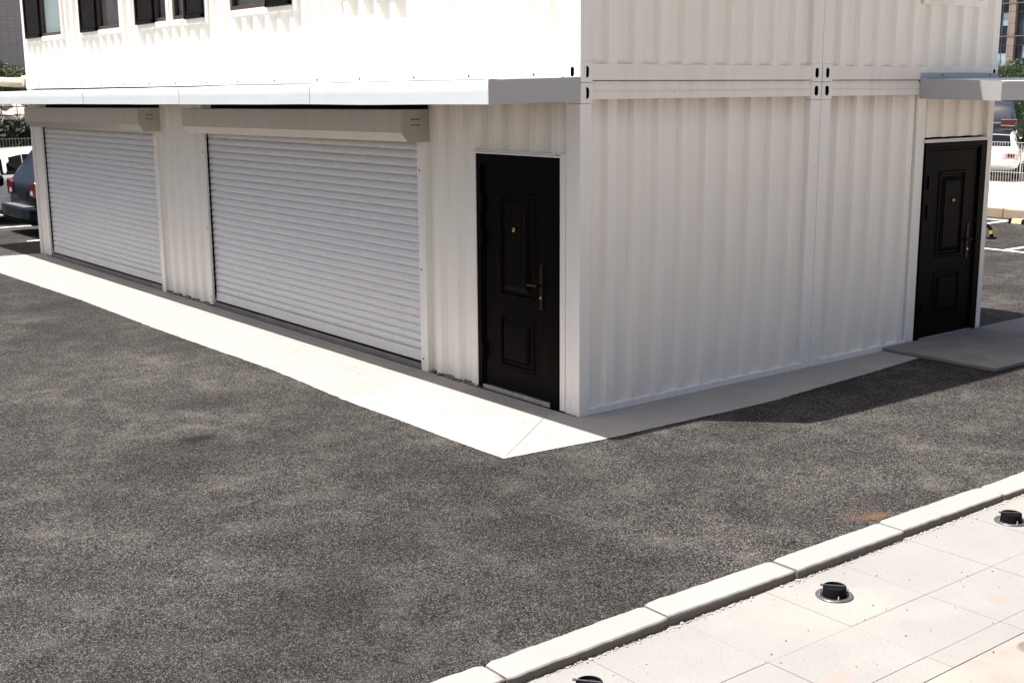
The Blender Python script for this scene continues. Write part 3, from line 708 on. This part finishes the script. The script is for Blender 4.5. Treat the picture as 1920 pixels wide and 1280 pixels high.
# parking marks
def line(x0, y0, x1, y1, wd=.1):
    d = Vector((x1 - x0, y1 - y0, 0)).normalized(); n = Vector((-d.y, d.x, 0)) * wd / 2; m_ = MB()
    m_.quad((x0 - n.x, y0 - n.y, .004), (x1 - n.x, y1 - n.y, .004), (x1 + n.x, y1 + n.y, .004), (x0 + n.x, y0 + n.y, .004)); return m_
for a in ((11.87, -2.5, 11.87, 13.5), (16.0, -2.5, 16.0, 13.5)):
    tag(line(*a).build('road_marking', 'whiteline', normals=False), kind='structure')
for y in (1.05, 3.40, 5.75, 8.1, 10.45):
    tag(line(11.93, y, 15.94, y).build('road_marking', 'whiteline', normals=False), kind='structure')
for y in (15.15, 17.75, 20.4):
    tag(line(.35, y, 5.4, y).build('road_marking', 'whiteline', normals=False), kind='structure')
# wheel stop
def wheel_stop(x, y, lab):
    r = empty('wheel_stop', (x, y, .004)); tag(r, lab, 'wheel stop')
    t = MB(); t.prism([(-.08, 0), (.08, 0), (.055, .09), (-.055, .09)], -.5, .5, 1); t.build('rubber_block', 'rubber', r, bevel=.008)
    for k in (-.33, 0, .33):
        t = MB(); t.prism([(-.0815, .004), (.0815, .004), (.0565, .0915), (-.0565, .0915)], k - .10, k + .10, 1); t.build('yellow_band', 'paleyellow', r)
wheel_stop(15.62, 5.0, 'black and yellow rubber wheel stop lying in the bay beyond the right corner')
# parking hoop
r = empty('parking_barrier', (13.12, 4.40, .0)); tag(r, 'small black and yellow hoop barrier standing on the asphalt behind the building', 'parking barrier')
hp = []; 
for k in range(17):
    t = math.pi * k / 16; hp.append((0, .30 * -math.cos(t) + .27, .245 * math.sin(t) ** .6 + .02))
t = MB(); t.path(hp, .032, 10); t.build('hoop', 'rubber', r, smooth=True)
for y in (-.03, .57):
    t = MB(); t.box(-.07, .07, y - .06, y + .06, 0, .03); t.build('foot', 'rubber', r, bevel=.005)
    t = MB(); t.tube((0, y, .085), (0, y + (.008 if y < 0 else -.008), .145), .036, n=14); t.build('yellow_band', 'yellow', r)

# raised pale ground with stone kerb, right background
m_ = MB(); m_.box(16.68, 400, -60, 90, -.1, .165); tag(m_.build('gravel_ground', 'sand'), kind='structure')
m_ = MB(); y = -14.0
while y < 30:
    ln = random.uniform(.55, .8); m_.box(16.48 + random.uniform(-.01, .01), 16.70, y, y + ln - .015, -.05, .175 + random.uniform(-.006, .006)); y += ln
tag(m_.build('stone_kerb', 'stonekerb', bevel=.012), kind='structure')

# mesh fences
def mesh_fence(name, p0, p1, z0, z1, wire, postm, dx, nh, label, post_step=2.5, wr=.003, pr=.028, prst=0.0):
    p0 = Vector(p0); p1 = Vector(p1); d = (p1 - p0); ln = d.length; d.normalize()
    r = empty(name, (p0.x, p0.y, z0)); tag(r, label, 'fence')
    t = MB(); s = 0
    while s <= ln:
        q = d * s; t.tube((q.x, q.y, .02), (q.x, q.y, z1 - z0), wr, n=4, caps=False); s += dx
    for z in nh: t.tube((0, 0, z - z0), (d.x * ln, d.y * ln, z - z0), wr * 1.5, n=4, caps=False)
    t.build('wire_panel', wire, r, normals=False)
    s = prst
    while s <= ln:
        q = d * s; t = MB(); t.tube((q.x, q.y, -.1), (q.x, q.y, z1 - z0 + .05), pr, n=10); po = t.build('post', postm, r)
        t = MB(); t.tube((q.x, q.y, z1 - z0 + .05), (q.x, q.y, z1 - z0 + .075), pr * 1.2, pr * .8, n=10); t.build('cap', postm, po); s += post_step
    return r
mesh_fence('mesh_fence', (16.93, -3.5), (16.93, 13.5), .165, 1.46, 'fencewhite', 'fencewhite', .058, [.22, .62, .66, .86, 1.06, 1.10, 1.24, 1.30, 1.45],
           'white wire mesh fence on the tan stone kerb behind the right corner', 2.5, .0048, .032, 1.98)

# hedge / bush made of leaf faces
def leaves(name, fn, n, size, mat, parent=None, seed=1):
    rr = random.Random(seed); m_ = MB()
    for i in range(n):
        p, nrm = fn(rr)
        s = size * rr.uniform(.6, 1.4); a = Vector((rr.gauss(0, 1), rr.gauss(0, 1), rr.gauss(0, 1))).normalized()
        a = (a + nrm * .7).normalized(); u = a.orthogonal().normalized(); u.rotate(Matrix.Rotation(rr.uniform(0, 6.28), 3, a)); v = a.cross(u)
        c = Vector(p); m_.poly([tuple(c - u * s), tuple(c - v * s * .45), tuple(c + u * s), tuple(c + v * s * .45)])
    return m_.build(name, mat, parent, normals=False)
def hedge(name, x0, x1, y0, y1, z0, z1, n, size, mat, label):
    cx, cy = (x0 + x1) / 2, (y0 + y1) / 2; r = empty(name, (cx, cy, z0)); tag(r, label, 'hedge')
    hx, hy, hz = (x1 - x0) / 2, (y1 - y0) / 2, z1 - z0
    def fn(rr):
        f = rr.random()
        d = rr.random() ** 2 * .25
        if f < .28: p = Vector((rr.uniform(-hx, hx), rr.uniform(-hy, hy), hz - d)); nn = Vector((0, 0, 1))
        elif f < .64: p = Vector((-hx + d, rr.uniform(-hy, hy), rr.uniform(0, hz))); nn = Vector((-1, 0, 0))
        else: p = Vector((rr.uniform(-hx, hx), -hy + d, rr.uniform(0, hz))); nn = Vector((0, -1, 0))
        w_ = noise.noise(Vector(p) * .9) * .12 + noise.noise(Vector(p) * 3) * .05
        return p + nn * w_, nn
    leaves('foliage', fn, n, size, mat, r, seed=int(abs(x0) * 7) + 3)
    c = MB(); c.box(-hx + .25, hx - .25, -hy + .25, hy - .2, 0, hz - .25); c.build('inner_growth', 'leafdark', r)
    return r
def bush(name, x, y, z, rx, rz, n, size, mat, label, seed=1, cat='bush', trunk=True):
    r = empty(name, (x, y, z)); tag(r, label, cat); cl = []
    rr = random.Random(seed)
    for k in range(9): cl.append((Vector((rr.uniform(-.6, .6) * rx, rr.uniform(-.6, .6) * rx, rz * rr.uniform(.35, .85))), rr.uniform(.28, .5) * rx))
    def fn(q):
        c, rad = cl[q.randrange(len(cl))]; dr = Vector((q.gauss(0, 1), q.gauss(0, 1), q.gauss(0, 1))).normalized()
        return c + dr * rad * (q.random() ** .45), dr
    leaves('foliage', fn, n, size, mat, r, seed)
    t = MB()
    for c, rad in cl[:5]: t.tube((0, 0, 0), tuple(c * .9), .05, .015, n=6)
    t.build('stem', 'bark', r); return r
hedge('hedge', 46.5, 48.0, 20.5, 29.5, .16, 3.38, 26000, .05, 'leafhedge', 'tall clipped green hedge in front of the glass building, top right edge')
bush('shrub', 52.5, 28.2, 1.0, 1.7, 2.7, 7000, .05, 'leaf', 'light green shrub beside the container wall above the clipped hedge', 4)
bush('shrub', 52.5, 26.6, .95, 1.9, 2.95, 9000, .05, 'leafhedge', 'dark green shrub at the very right edge above the clipped hedge', 9)

# glass building, far right
gb = empty('glass_building', (106, 60, .16)); tag(gb, 'dark glass office building with brown stone piers behind the hedge, top right', 'building')
ox = -106; oy = -60; oz = -.16
t = MB(); t.box(.3, 25, -38, 30, 0, 40); t.build('wall', 'towerglass', gb)
fl = [.93 + 3.05 * k for k in range(9)]
piers = [-16, -8.5, -1.0, 6.5, 14]
for yy in piers:
    t = MB(); t.box(-.25, .3, yy - .36, yy + .36, 0, 30); t.build('pier', 'pilaster', gb)
rb = random.Random(5)
for a, b_ in zip(piers, piers[1:]):
    for z0 in fl[:-1]:
        t = MB(); t.box(.12, .3, a + .45, b_ - .45, z0 + .09, z0 + 3.01); wn = t.build('window', 'towerglass', gb)
        t = MB(); nmu = 10
        for k in range(1, nmu): yy = a + .45 + (b_ - a - .9) * k / nmu; t.box(.06, .12, yy - .022, yy + .022, z0 + .09, z0 + 3.01)
        t.box(.06, .12, a + .45, b_ - .45, z0 + 2.2, z0 + 2.24)
        t.build('mullion', 'mullion', wn)
        for k in range(nmu):
            if rb.random() < .20: yy = a + .45 + (b_ - a - .9) * k / nmu; zz = z0 + rb.choice([.3, 1.0]); t = MB(); t.box(.10, .119, yy + .03, yy + .62, zz, zz + 1.15); t.build('pane', 'towerlit', wn)
for z0 in fl:
    t = MB(); t.box(-.29, .29, -20, 20, z0 - .04, z0 + .04); t.build('ledge', 'mullion', gb)

# ------------------------------------------------------------------ cars
def car(name, st, body, glassx, label, belt, rearx, wheels, lens='van', L_=4.6, W=1.8, plate=True):
    r = empty(name); tag(r, label, 'car'); hw = W / 2
    def ring(x, zb, zbelt, zroof, wk, wr):
        w_ = hw * wk; q = zroof - zbelt
        half = [(-w_ * .80, zb), (-w_ * .97, zb + .10), (-w_, zb + (zbelt - zb) * .45), (-w_ * .985, zbelt - .04), (-w_ * .955, zbelt), (-hw * wr, zbelt + q * .90), (-hw * wr * .88, zroof - .006), (-hw * wr * .4, zroof + .012 * min(1, q * 3))]
        return [(x, y, z) for y, z in half] + [(x, -y, z) for y, z in half[::-1]]
    rows = [ring(*s) for s in st]
    t = MB(); t.grid([q + [q[0]] for q in rows]); t.poly(rows[0]); t.poly(rows[-1][::-1])
    bo = t.build('body', body, r, smooth=True); bo.modifiers.new('e', 'EDGE_SPLIT').split_angle = R(48)
    def patch(i0, i1, side, t0=.10, t1=.92, s0=0, s1=1):
        # window pane on the side between belt and roof points of stations i0..i1
        a, b_ = (4, 5) if side < 0 else (11, 10)
        def P(i, k): A = Vector(rows[i][a]); C = Vector(rows[i][b_]); return A.lerp(C, k)
        A = [P(i0, t0).lerp(P(i1, t0), s0), P(i0, t0).lerp(P(i1, t0), s1), P(i0, t1).lerp(P(i1, t1), s1), P(i0, t1).lerp(P(i1, t1), s0)]
        return [tuple(v_ + Vector((0, side * .008, .004))) for v_ in A]
    for side in (-1, 1):
        for (i0, i1, s0, s1) in glassx:
            t = MB(); q = patch(i0, i1, side, s0=s0, s1=s1); t.poly(q); t.poly([(x, y - side * .006, z) for x, y, z in q][::-1]); t.build('window', 'carglass', r)
    for (i0, i1) in rearx:    # front and rear screens on the roof band
        t = MB(); A, C = rows[i0], rows[i1]; k = [6, 7, 8, 9]
        up = Vector((0, 0, .010)); G = [[tuple(Vector(A[j]).lerp(Vector(C[j]), f) + up) for j in k] for f in (.06, .5, .95)]
        t.grid(G); t.build('windscreen', 'carglass', r, normals=False, smooth=True)
    for (x, rad) in wheels:
        for side in (-1, 1):
            y0 = side * (hw - .20); y1 = side * (hw + .004)
            t = MB(); t.tube((x, y0, rad), (x, y1, rad), rad, n=24); wl = t.build('wheel', 'tyre', r, bevel=.02)
            t = MB(); t.tube((x, y1, rad), (x, y1 + side * .008, rad), rad * .62, n=20); t.build('rim', 'rim', wl)
            t = MB(); t.tube((x, side * (hw - .12), rad), (x, side * (hw + .0015), rad), rad + .05, n=24); t.build('wheel_arch', 'rubber', r)
    return r, rows
# navy minivan, rear at x=0, front towards +x
def place(r, x, y, rz): r.location = (x, y, 0); r.rotation_euler = (0, 0, rz)
st_van = [(0.0, .30, .88, .92, .86, .84), (.05, .27, .93, .99, .94, .84), (.14, .25, .97, 1.14, .98, .82), (.40, .25, .99, 1.50, 1.0, .78), (.62, .25, 1.0, 1.66, 1.0, .76), (1.1, .24, 1.0, 1.72, 1.0, .76), (2.0, .24, .99, 1.73, 1.0, .76), (3.0, .24, .97, 1.66, 1.0, .74), (3.75, .24, .95, 1.08, 1.0, .86), (4.3, .25, .86, .94, .97, .84), (4.6, .27, .68, .74, .88, .78), (4.68, .32, .60, .63, .80, .70)]
navy, rw = car('minivan', st_van, 'carnavy', [(3, 5, .1, .95), (5, 6, .05, .95), (6, 7, .05, .95), (7, 8, .05, .75)], 'dark blue minivan with red tail lights parked behind the left end of the building', 1.0, [(2, 4), (7, 8)], [(.95, .33), (3.75, .33)])
tb = MB(); tb.prism([(-.16, -.82), (-.10, -.90), (.25, -.925), (.25, .925), (-.10, .90), (-.16, .82), (-.19, .5), (-.19, -.5)], .32, .53, 2); bp = tb.build('bumper', 'carnavy', navy, bevel=.03)
tb = MB(); tb.box(-.17, .02, -.62, .62, .531, .545); tb.build('bumper_step', 'plasticgrey', bp, bevel=.006)
tb = MB(); tb.prism([(-.12, -.80), (.2, -.88), (.2, .88), (-.12, .80), (-.14, 0)], .22, .33, 2); tb.build('bumper_skirt', 'rubber', bp, bevel=.02)
for s_ in (-1, 1):
    tb = MB(); tb.prism([(s_ * .52, .74), (s_ * .83, .70), (s_ * .88, .93), (s_ * .80, .99), (s_ * .52, .94)], -.025, .12, 0); tl = tb.build('tail_light', 'redlens', navy, bevel=.01)
    tb = MB(); tb.prism([(s_ * .55, .75), (s_ * .68, .74), (s_ * .68, .82), (s_ * .55, .82)], -.032, -.024, 0); tb.build('lens', 'clearlens', tl)
tb = MB(); tb.box(-.012, .0, -.26, .26, .66, .78); tb.build('number_plate', 'carnavy', navy)
place(navy, .69, 16.32, 0)
st_wag = [(0.0, .30, .88, 1.02, .90, .86), (.04, .27, .91, 1.16, .96, .85), (.10, .25, .93, 1.32, .99, .85), (.26, .25, .93, 1.41, 1.0, .83), (.62, .25, .92, 1.44, 1.0, .78), (1.1, .24, .92, 1.46, 1.0, .78), (2.1, .24, .91, 1.47, 1.0, .77), (2.9, .24, .90, 1.43, 1.0, .75), (3.6, .24, .88, 1.00, 1.0, .86), (4.2, .25, .80, .88, .97, .84), (4.5, .27, .66, .72, .88, .78), (4.58, .32, .58, .62, .80, .70)]
wag, rw = car('estate_car', st_wag, 'carwhite', [(2, 4, .12, .99), (4, 5, .02, .96), (5, 6, .05, .95), (6, 7, .05, .95), (7, 8, .05, .75)], 'white estate car parked beyond the dark blue minivan at the left edge', .92, [(1, 3), (7, 8)], [(.85, .32), (3.6, .32)])
tb = MB(); tb.prism([(-.14, -.80), (-.08, -.88), (.25, -.91), (.25, .91), (-.08, .88), (-.14, .80), (-.17, .5), (-.17, -.5)], .30, .58, 2); tb.build('bumper', 'carwhite', wag, bevel=.03)
for s_ in (-1, 1):
    tb = MB(); tb.prism([(s_ * .60, .62), (s_ * .87, .60), (s_ * .90, .90), (s_ * .80, 1.02), (s_ * .62, .95)], -.03, .20, 0); tl = tb.build('tail_light', 'blackmetal', wag, bevel=.01)
    tb = MB(); tb.prism([(s_ * .64, .74), (s_ * .84, .73), (s_ * .85, .86), (s_ * .66, .86)], -.036, -.028, 0); tb.build('lens', 'clearlens', tl)
place(wag, .74, 19.22, 0)
# right background: dark suv and white sedan, rears towards the camera
st_suv = [(0.0, .35, 1.05, 1.10, .88, .86), (.05, .33, 1.10, 1.20, .95, .86), (.2, .30, 1.13, 1.48, .99, .82), (.45, .30, 1.14, 1.74, 1.0, .80), (.8, .30, 1.14, 1.82, 1.0, .79), (1.5, .30, 1.13, 1.84, 1.0, .79), (2.6, .30, 1.10, 1.80, 1.0, .77), (3.3, .30, 1.08, 1.18, 1.0, .86), (4.3, .32, .98, 1.06, .97, .84), (4.75, .36, .78, .84, .86, .78)]
suv, _ = car('suv', st_suv, 'carblack', [(3, 5, .1, .95), (5, 6, .05, .95), (6, 7, .05, .8)], 'black suv with red tail lights parked far behind the white mesh fence on the right', 1.1, [(1, 3), (6, 7)], [(.95, .38), (3.75, .38)], W=1.95)
tb = MB(); tb.prism([(-.14, -.86), (.2, -.97), (.2, .97), (-.14, .86), (-.18, 0)], .40, .72, 2); tb.build('bumper', 'carblack', suv, bevel=.03)
for s_ in (-1, 1):
    tb = MB(); tb.prism([(s_ * .44, .98), (s_ * .92, .96), (s_ * .98, 1.16), (s_ * .44, 1.14)], -.04, .16, 0); tl = tb.build('tail_light', 'redlens', suv, bevel=.01)
    tb = MB(); tb.prism([(s_ * .44, .955), (s_ * .92, .935), (s_ * .92, .96), (s_ * .44, .98)], -.045, .0, 0); tb.box(-.045, 0, min(s_ * .44, s_ * .98), max(s_ * .44, s_ * .98), 1.165, 1.19); tb.build('chrome_trim', 'chrome', tl)
tb = MB(); tb.box(-.03, .0, -.43, .43, 1.04, 1.08); tb.build('chrome_strip', 'chrome', suv)
suv.location = (36.2, 18.55, .165); suv.rotation_euler = (0, 0, R(25))
st_sed = [(0.0, .30, .80, .84, .88, .84), (.05, .27, .86, .90, .95, .84), (.15, .25, .89, .93, .98, .84), (.65, .24, .92, .98, 1.0, .84), (1.2, .24, .93, 1.33, 1.0, .74), (1.5, .24, .93, 1.40, 1.0, .74), (2.4, .24, .92, 1.42, 1.0, .74), (3.3, .24, .90, 1.00, 1.0, .84), (4.2, .25, .78, .84, .95, .84), (4.6, .28, .62, .66, .82, .74)]
st_sed = [(a, b, c * .83, d * .85, e, f) for a, b, c, d, e, f in st_sed]
sed, _ = car('sedan', st_sed, 'carwhite', [(3, 4, .5, .95), (4, 6, .05, .95), (6, 7, .05, .8)], 'white sedan with dark roof parked just behind the white mesh fence on the right', .9, [(3, 4), (4, 5), (5, 6), (6, 7)], [(.95, .32), (3.6, .32)])
tb = MB(); tb.prism([(-.12, -.82), (.2, -.91), (.2, .91), (-.12, .82), (-.16, 0)], .40, .56, 2); tb.build('bumper', 'carwhite', sed, bevel=.03)
tb = MB(); tb.prism([(-.13, -.80), (.2, -.88), (.2, .88), (-.13, .80), (-.165, 0)], .17, .25, 2); tb.build('bumper_skirt', 'rubber', sed)
for s_ in (-1, 1):
    tb = MB(); tb.prism([(s_ * .50, .60), (s_ * .84, .57), (s_ * .90, .71), (s_ * .55, .72)], -.035, .22, 0); tl = tb.build('tail_light', 'clearlens', sed, bevel=.01)
    tb = MB(); tb.prism([(s_ * .60, .61), (s_ * .78, .60), (s_ * .80, .69), (s_ * .62, .70)], -.042, -.034, 0); tb.build('lens', 'redlens', tl)
sed.location = (22.87, 10.62, .165); sed.rotation_euler = (0, 0, R(27))

# ------------------------------------------------------------------ left background
mesh_fence('mesh_fence', (-9.0, 24.6), (14.0, 24.6), 0.0, 1.47, 'creampost', 'creampost', .075, [.3, .9, 1.25, 1.45], 'cream wire fence with round posts behind the white estate car', 2.6, .004, .045, .95)
hedge('hedge', -6, 16, 27.0, 29.0, 0.0, 1.84, 22000, .09, 'leafdark', 'dark low hedge behind the cream wire fence at the left edge')
rk = MB()
for i in range(260):
    x = random.uniform(-3, 14); k = random.random(); rk.ball((x, 33.2 + k * 3 + random.uniform(-.2, .2), .5 + k * 1.9), random.uniform(.14, .38), 1, .3, (1, 1, .7))
rk.prism([(32.6, 0), (37.5, 0), (37.5, 2.3), (35.9, 2.3)], -6, 16, 0)
tag(rk.build('rubble_bank', 'rock'), 'pale rock rubble bank behind the dark wire fence at the left edge', 'rubble', kind='stuff')
mesh_fence('wire_fence', (-6.0, 31.6), (14.0, 31.6), 0.0, 2.75, 'fencedark', 'fencedark', .45, [1.9, 2.15, 2.4, 2.65], 'tall dark bar fence in front of the pale rubble bank', 1.9, .012, .045, .8)
bush('bush', 6.7, 38.0, 1.7, 1.35, 1.85, 12000, .05, 'leaf', 'bright green bush above the rolled tarpaulin at the left edge', 11)
bush('bush', 5.0, 38.6, 1.6, 1.3, 1.9, 9000, .05, 'leaf', 'second green bush partly cut off by the left edge', 13)
gt = empty('tiled_building', (14, 70, 0)); tag(gt, 'pale grey tiled building filling the top left corner', 'building')
t = MB(); t.box(-16, 14, 0, 12, 0, 22); t.build('wall', 'greytile', gt)
for zz in (9.5, 13, 16.5):
    for xx in (-8, -3, 2, 7):
        t = MB(); t.box(xx, xx + 1.6, -.04, .02, zz, zz + 1.8); wn = t.build('window', 'mullion', gt); t = MB(); t.box(xx + .1, xx + 1.5, -.06, -.041, zz + .1, zz + 1.7); t.build('pane', 'towerglass', wn)
# rolled tarpaulin on arms off the far end wall
tp = empty('tarpaulin', (1.2, BL + .01, 2.7)); tag(tp, 'cream tarpaulin with a rolled end on arms past the far end of the container wall', 'tarpaulin')
t = MB(); G = []
for i in range(25):
    x = -1.75 + 4.0 * i / 24; z = .10 + .018 * math.sin(i * .8); G.append([(x, 1.62 + .01 * math.sin(i), z - .14), (x, 1.64, z - .03), (x, 1.78, z + .01), (x, 1.98, z + .02), (x, 2.05 + .03 * math.sin(i * .5), z - .05)])
t.grid(G); sh = t.build('sheet', 'creamcloth', tp, normals=False, smooth=True); so = sh.modifiers.new('s', 'SOLIDIFY'); so.thickness = .006
t = MB(); t.tube((-.78, 1.60, .045), (2.2, 1.60, .075), .095, n=20); t.build('roll', 'creamcloth', tp, smooth=True).modifiers.new('e', 'EDGE_SPLIT').split_angle = R(50)
for x in (.6, 2.0):
    t = MB(); t.box(x - .02, x + .02, 0, 1.95, .0, .04); t.build('arm', 'trim', tp)

# ------------------------------------------------------------------ camera
cam = bpy.data.cameras.new('camera'); co = bpy.data.objects.new('camera', cam); col.objects.link(co)
f_, cx_, cy_, cz_, yaw, pitch, roll = 2317.446, -6.24857638, -7.15849826, 2.55356912, .908754448, -.200989787, -.00714212574
F = Vector((math.cos(pitch) * math.cos(yaw), math.cos(pitch) * math.sin(yaw), math.sin(pitch)))
r_ = Vector((math.sin(yaw), -math.cos(yaw), 0)); u_ = r_.cross(F)
r2 = math.cos(roll) * r_ + math.sin(roll) * u_; u2 = -math.sin(roll) * r_ + math.cos(roll) * u_
mt = Matrix((r2, u2, -F)).transposed().to_4x4(); mt.translation = Vector((cx_, cy_, cz_)); co.matrix_world = mt
cam.sensor_fit = 'HORIZONTAL'; cam.sensor_width = 36; cam.lens = f_ / 1920 * 36; cam.clip_end = 2000; cam.clip_start = .05
scene.camera = co

# ------------------------------------------------------------------ light
S_ = Vector((-.256, .256, 1)).normalized()
sl = bpy.data.lights.new('sun', 'SUN'); sl.energy = 5.0; sl.angle = R(.53); sl.color = (1.0, .95, .89)
so = bpy.data.objects.new('sun', sl); col.objects.link(so); so.rotation_euler = S_.to_track_quat('Z', 'Y').to_euler()
wd = bpy.data.worlds.new('World'); scene.world = wd; wd.use_nodes = True; nt = wd.node_tree
sky = nt.nodes.new('ShaderNodeTexSky'); sky.sky_type = 'NISHITA'; sky.sun_disc = False; sky.sun_elevation = math.asin(S_.z); sky.sun_rotation = math.atan2(S_.x, S_.y)
sky.air_density = .8; sky.dust_density = 5.0; sky.ozone_density = 0
bg = nt.nodes['Background']; L(nt, sky.outputs[0], bg.inputs['Color']); bg.inputs['Strength'].default_value = .07
scene.view_settings.view_transform = 'Standard'; scene.view_settings.look = 'None'; scene.view_settings.gamma = 1.0
scene.view_settings.exposure = 1.2
